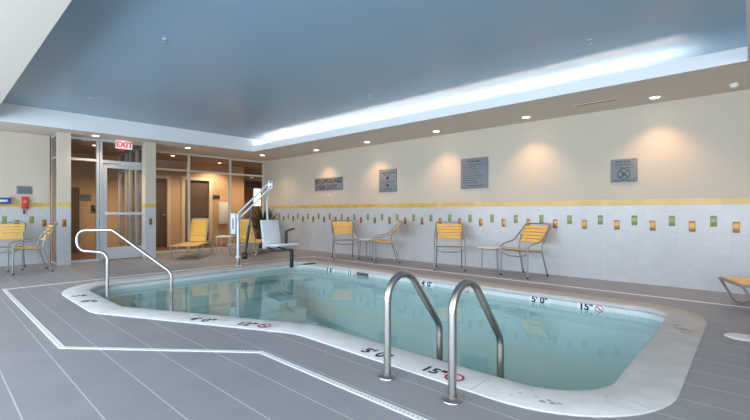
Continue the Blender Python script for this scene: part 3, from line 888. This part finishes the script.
# ------------------------------------------------------------------ pool lift
pl = thing('pool_lift', 'white pool access lift with hanging seat at the deep back corner', 'pool lift', (-7.72, 4.29, 0))
def lp(x, y, z): return (x+7.72, y-4.29, z)
W_ = M['white_pl']; AL = M['alu']
mb = MB(); mb.cyl((0,0,0), .09, .012, M['chrome'], 28); mb.cyl((0,0,.012), .035, .16, M['frame'], 20); mb.build('base_socket', pl)
mb = MB(); mb.tube([(0,0,.16),(0,0,1.03)], .032, AL, 18); mb.cyl((0,0,.15), .05, .05, W_, 20); mb.build('mast', pl)
tip = Vector((.44, .48, 1.66)); base = Vector((0, 0, 1.00)); ax = (tip-base).normalized(); up = Vector((0,0,1)); sd = ax.cross(up).normalized(); nn = sd.cross(ax)
mb = MB()
mb.tube([base + nn*.045, tip + nn*.045], .020, AL, 12); mb.tube([base - nn*.045, tip - nn*.045], .020, AL, 12)
mb.build('lift_arm', pl)
mb = MB(); mb.box((-.05,-.045,.93), (.06,.045,1.06), AL, b=.012); mb.build('mast_head', pl)
mb = MB(); T = Matrix.Translation(tip) @ Matrix.Rotation(math.atan2(.48,.44), 4, 'Z')
mb.box((-.05,-.04,-.10), (.05,.04,.08), AL, T, .012); mb.cyl((0,-.05,.04), .02, .1, M['dgrey'], 14, T, 'y'); mb.cyl((0,-.05,-.05), .02, .1, M['dgrey'], 14, T, 'y'); mb.build('arm_joint', pl)
seat_c = Vector((.37, .56, 0))
mb = MB(); mb.tube(fillet([tip + Vector((.0,0,-.06)), seat_c + Vector((-.15,-.03,1.36)), seat_c + Vector((-.165,.0,.86)), seat_c + Vector((-.085,.0,.40))], [0,.08,.2,0], 6), .021, W_, 14); mb.build('seat_hanger', pl)
# battery box and actuator
bx = Vector((-.085, -.078, 0))
mb = MB(); T = Matrix.Translation((-.066,-.06,0)) @ Matrix.Rotation(.74, 4, 'Z'); mb.box((-.055,-.05,.64), (.055,.05,1.07), W_, T, .02); bb = mb.build('battery_box', pl)
mb = MB(); T2 = T @ Matrix.Translation((0,-.0505,0)); mb.box((-.012,-.001,.74), (.012,.0,.96), M['dgrey'], T2); mb.build('battery_gauge', bb)
a0 = Vector((.10,.09,.20)); a1 = base.lerp(tip, .38) - nn*.05
mb = MB(); mb.tube([a0, a0.lerp(a1,.62)], .029, M['black'], 14); mb.tube([a0.lerp(a1,.62), a1], .015, M['dgrey'], 12)
T = Matrix.Translation(a0) @ Matrix.Rotation(-.7, 4, 'Z'); mb.cyl((0,-.05,0), .066, .10, M['black'], 22, T, 'y'); mb.box((-.10,-.03,-.06), (0,.03,.02), M['black'], T, .01)
mb.build('actuator', pl)
# seat
def sp(x, y, z): return (seat_c.x+x, seat_c.y+y, z)
Tm = Matrix.Translation(seat_c) @ Matrix.Rotation(math.radians(-4), 4, 'Z')
mb = MB(); T = Tm @ Matrix.Translation((0,0,.43)) @ Matrix.Rotation(math.radians(-13), 4, 'Y'); mb.box((-.03,-.21,.02), (.02,.21,.51), W_, T, .022); mb.build('seat_back', pl)
mb = MB(); T = Tm @ Matrix.Translation((0,0,.43)) @ Matrix.Rotation(math.radians(-4), 4, 'Y'); mb.box((-.02,-.23,-.05), (.66,.23,.0), W_, T, .02); mb.box((-.05,-.20,-.09), (.02,.20,.03), W_, T, .015); mb.build('seat_pan', pl)
for y in (-.12,.12):
    mb = MB(); mb.tube(fillet([Tm@Vector((.04,y,.36)), Tm@Vector((.36,y,.32)), Tm@Vector((.74,y*.25,.35))],[0,.1,0],6), .016, M['black'], 10); mb.build('seat_bracket', pl)
mb = MB(); mb.box((.10,.23,.42), (.175,.27,.70), M['black'], Tm, .012); mb.tube([Tm@Vector((.15,.25,.67)), Tm@Vector((.20,.25,.69))], .014, M['black'], 10); mb.build('armrest_post', pl)
mb = MB(); T = Tm @ Matrix.Translation((.18,.25,.70)) @ Matrix.Rotation(-.18, 4, 'Y'); mb.box((.0,-.025,-.014), (.26,.025,.018), M['black'], T, .008); mb.build('armrest_pad', pl)
mb = MB(); mb.box((.72,-.03,.01), (.78,.03,.35), M['black'], Tm, .01); mb.build('footrest_post', pl)
mb = MB(); T = Tm @ Matrix.Translation((.75,.0,.05)) @ Matrix.Rotation(-.1, 4, 'Y'); mb.tube([T@Vector((0,0,-.01)), T@Vector((.0,.30,.0))], .007, M['frame'], 8)
mb.box((-.02,.26,-.012), (.10,.50,.012), M['black'], T, .006); mb.build('footrest', pl)

# ------------------------------------------------------------------ potted plant
pp = thing('potted_plant', 'spiky green plant in a brown pot in the corner behind the lift', 'plant', (-11.0, 6.96, 0))
mb = MB(); mb.lathe([(0, 0), (.17, 0), (.185, .02), (.225, .42), (.24, .43), (.24, .46), (.215, .46), (.205, .40), (0, .40)], M['pot'], 32); mb.build('pot', pp)
mb = MB(); mb.lathe([(.20, .41), (0, .425)], M['soil'], 24); mb.build('soil', pp)
mb = MB()
for k in range(95):
    a = random.random()*2*PI; e = .35 + random.random()*1.15; L = .58 + random.random()*.34; w = .016 + random.random()*.012
    p0 = Vector((.07*math.cos(a), .07*math.sin(a), .44 + random.random()*.14)); vs = []
    hd = Vector((math.cos(a), math.sin(a), 0)); sdv = Vector((-math.sin(a), math.cos(a), 0)); n = 7
    p = p0.copy(); el = e
    for i in range(n+1):
        f = i/n; ww = w*(math.sin(PI*min(1, .18+f*.82)))+.001
        lift = Vector((0,0,ww*.35))
        lim = .27 if True else 1
        vs += [p - sdv*ww + lift, p, p + sdv*ww + lift]
        d = hd*math.cos(el) + Vector((0,0,1))*math.sin(el); p = p + d*(L/n); el -= .10
    fs = []
    for i in range(n):
        for j in (0,1): fs.append((3*i+j, 3*i+j+1, 3*i+j+4, 3*i+j+3))
    for v in vs:
        v.y = min(v.y, .33); v.x = max(v.x, -.48)
    mb.add(vs, fs, M['leaf'], True)
mb.build('foliage', pp)

# ------------------------------------------------------------------ signs on the long wall
def plate(name, label, x0, x1, z0, z1, group='grey wall signs'):
    t = thing(name, label, 'sign', ((x0+x1)/2, YN, (z0+z1)/2), 0, group)
    mb = MB(); mb.box((-(x1-x0)/2, -.02, -(z1-z0)/2), ((x1-x0)/2, 0, (z1-z0)/2), M['sign'], b=.004); mb.build('plate', t)
    return t
TX = lambda x, z: wall_T((x, -.0205, z), (1,0,0), (0,0,1))
s = plate('wall_sign', 'grey sign reading NO LIFEGUARD ON DUTY, leftmost on the long wall', -9.01, -7.87, 1.675, 2.02)
mb = MB(); text_into(mb, 'NO LIFEGUARD', .158, TX(0, .07), M['signtext'], bold=.004); text_into(mb, 'ON DUTY', .158, TX(0, -.085), M['signtext'], bold=.004); mb.build('lettering', s)
def rows(mb, specs, m):
    for x0, x1, z, h in specs:
        x = x0
        while x < x1 - .01:
            w = .02 + random.random()*.06; w = min(w, x1-x)
            mb.box((x, -.0215, z-h/2), (x+w, -.02, z+h/2), m); x += w + .014
s = plate('wall_sign', 'grey upright notice with two small emblems, second sign from the left', -6.59, -6.05, 1.565, 2.10)
mb = MB(); rows(mb, [(-.2,.2,.18,.03),(-.12,.12,.13,.018),(-.2,.2,-.03,.02),(-.14,.14,-.2,.018)], M['signpale'])
mb.build('lettering', s)
for z in (.06,-.11): mb = MB(); ring_into(mb, .04, .0, TX(0,z), M['signtext'], 20); mb.build('emblem', s)
s = plate('wall_sign', 'grey notice filled with many lines of rules, tallest on the wall', -4.36, -3.76, 1.56, 2.165)
mb = MB(); rows(mb, [(-.15,.15,.235,.028)] + [(-.24, -.24+.26+random.random()*.2, .17-.044*i, .016) for i in range(9)] + [(-.12,.2,-.245,.02)], M['signpale']); mb.build('lettering', s)
s = plate('wall_sign', 'grey sign with a crossed-out diver in a circle, rightmost on the wall', -1.645, -1.285, 1.56, 1.92)
mb = MB(); rows(mb, [(-.11,.11,.135,.03),(-.12,.12,.09,.024),(-.12,.13,.045,.016),(-.14,.14,-.155,.016)], M['signpale']); mb.build('lettering', s); mb = MB()
ring_into(mb, .088, .076, TX(0,-.055), M['signtext'], 32); diver_into(mb, .11, TX(0,-.055), M['signtext'])
for a in (PI/4, -PI/4): mb.box((-.08,-.006,.0002), (.08,.006,.001), M['signtext'], TX(0,-.055) @ Matrix.Rotation(a,4,'Z'))
mb.build('no_diving_symbol', s)
for x, l in ((-8.42, 'small wall hook just below the no lifeguard sign'), (-10.25, 'small wall hook above the border left of the no lifeguard sign')):
    mb = MB(); mb.box((-.02,-.006,-.09), (.02,0,.09), M['ring'], b=.003); mb.tube(fillet([(0,-.006,.05),(0,-.04,.03),(0,-.04,-.06),(0,-.015,-.08)],[0,.02,.02,0],4), .008, M['ring'], 8)
    tag(mb.build('wall_hook', loc=(x, YN, 1.48)), l, 'hook', 'wall hooks')

# exit sign, hung from the soffit before the door
e = thing('exit_sign', 'white EXIT sign with red letters above the lobby door', 'exit sign', (-10.5, 3.02, HS))
Te = Matrix.Rotation(math.radians(0), 4, 'Z')
mb = MB(); mb.box((-.03,-.06,-.02), (.03,.06,0), M['white_pl'], b=.004); mb.build('canopy', e)
mb = MB(); mb.box((-.03,-.165,-.20), (.03,.165,-.02), M['exit'], b=.008); mb.build('housing', e)
mb = MB(); text_into(mb, 'EXIT', .165, wall_T((.0305, 0, -.112), (0,1,0), (0,0,1)), M['redsign'], bold=.006); mb.build('lettering', e)
mb = MB(); mb.box((-.02,-.11,-.255), (.02,.0,-.215), M['red'], b=.006); mb.box((-.01,-.07,-.216), (.01,-.04,-.20), M['red']); mb.build('red_indicator', e)

# ------------------------------------------------------------------ things on the short west wall
t = thing('emergency_phone', 'red emergency phone box with hanging handset on the short wall', 'phone', (XW, 1.365, 1.285))
mb = MB(); mb.box((0,-.055,-.125), (.07,.055,.125), M['red'], b=.008); mb.build('phone_box', t)
mb = MB(); mb.box((.07,-.025,-.01), (.073,.025,.05), M['pinkish']); mb.build('label_plate', t)
mb = MB(); mb.tube([(.03,-.015,-.125),(.03,-.015,-.15)], .006, M['black'], 8); mb.box((.015,-.03,-.24), (.045,.0,-.15), M['dgrey'], b=.008); mb.build('handset', t)
mb = MB(); mb.box((0,-.125,-.085), (.015,.125,.085), M['sign'], b=.003)
for z in (.05,.025,0,-.025,-.05): mb.box((.015,-.10,z-.006), (.016,.10,z+.006), M['signpale'])
tag(mb.build('notice_plate', loc=(XW, 1.36, 1.545)), 'small grey notice plate above the red emergency phone', 'sign')
t = thing('towel_dispenser', 'blue and white dispenser box on the short wall left of the red phone', 'dispenser', (XW, .97, 1.33))
mb = MB(); mb.box((0,-.17,-.075), (.11,.17,.05), M['bluepl'], b=.01); mb.build('body', t)
mb = MB(); mb.box((.01,-.165,.05), (.10,.165,.075), M['white_pl'], b=.008); mb.build('lid', t)
mb = MB(); mb.box((.105,-.10,-.035), (.114,.12,.01), M['white_pl'], b=.003); mb.build('label_plate', t)

# ------------------------------------------------------------------ ceiling fittings
def sprinkler(label, x, y, z):
    t = thing('sprinkler_head', label, 'sprinkler', (x, y, z), 0, 'ceiling sprinklers')
    mb = MB(); mb.lathe([(0,-.002),(.022,-.004),(.026,0)], M['white_pl'], 20); mb.build('escutcheon', t)
    mb = MB(); mb.tube([(0,0,0),(0,0,-.035)], .008, M['chrome'], 10); mb.lathe([(0,-.048),(.022,-.046),(.022,-.043),(0,-.042)], M['chrome'], 16)
    for s_ in (-1,1): mb.tube([(s_*.012,0,-.01),(s_*.012,0,-.044)], .003, M['chrome'], 6)
    mb.build('sprinkler_body', t)
for x, y, l in ((-4.90, 1.82, 'white sprinkler head on the blue ceiling, nearest the viewer at left'), (-8.38, 1.90, 'white sprinkler head on the blue ceiling far left near the entrance fascia'), (-4.71, 5.02, 'sprinkler head in the middle of the blue ceiling by the cove glow'), (-1.35, 5.09, 'sprinkler head on the blue ceiling at upper right'), (-9.3, 5.2, 'sprinkler head on the blue ceiling at the far corner of the tray')):
    sprinkler(l, x, y, HC)
mb = MB(); mb.lathe([(0,-.05),(.03,-.048),(.045,-.03),(.05,0)], M['white_pl'], 24)
tag(mb.build('smoke_detector', loc=(-.16, 6.92, HS)), 'small round detector on the soffit at the right edge', 'detector')
v = thing('air_vent', 'dark slot air vent in the soffit beside a downlight', 'vent', (-1.71, 6.70, HS))
mb = MB(); mb.box((-.29,-.035,-.006), (.29,.035,0), M['ring'], b=.002); mb.build('vent_frame', v)
mb = MB(); mb.box((-.27,-.018,-.009), (.27,.018,-.006), M['black']); mb.build('vent_slot', v)

# ------------------------------------------------------------------ camera, sky, view
cam = bpy.data.cameras.new('camera'); cam.sensor_width = 36; cam.lens = 410.6/750*36; cam.shift_y = 1.6/750; cam.clip_start = .05
co = bpy.data.objects.new('camera', cam); COL.objects.link(co)
co.location = (0, 0, 1.1); co.rotation_euler = (PI/2, 0, math.radians(42.514))
SC.camera = co
wd = bpy.data.worlds.new('daylight'); SC.world = wd; wd.use_nodes = True
bg = wd.node_tree.nodes['Background']; bg.inputs[0].default_value = (.70, .84, 1.0, 1); bg.inputs[1].default_value = 11.5
SC.view_settings.view_transform = 'Standard'; SC.view_settings.look = 'None'; SC.view_settings.gamma = 1; SC.view_settings.use_curve_mapping = False
SC.view_settings.exposure = 0.22
SC.cycles.use_denoising = True
SC.cycles.max_bounces = 10; SC.cycles.diffuse_bounces = 6; SC.cycles.transparent_max_bounces = 24; SC.cycles.glossy_bounces = 5
SC.cycles.sample_clamp_indirect = 6; SC.cycles.caustics_reflective = False; SC.cycles.caustics_refractive = False
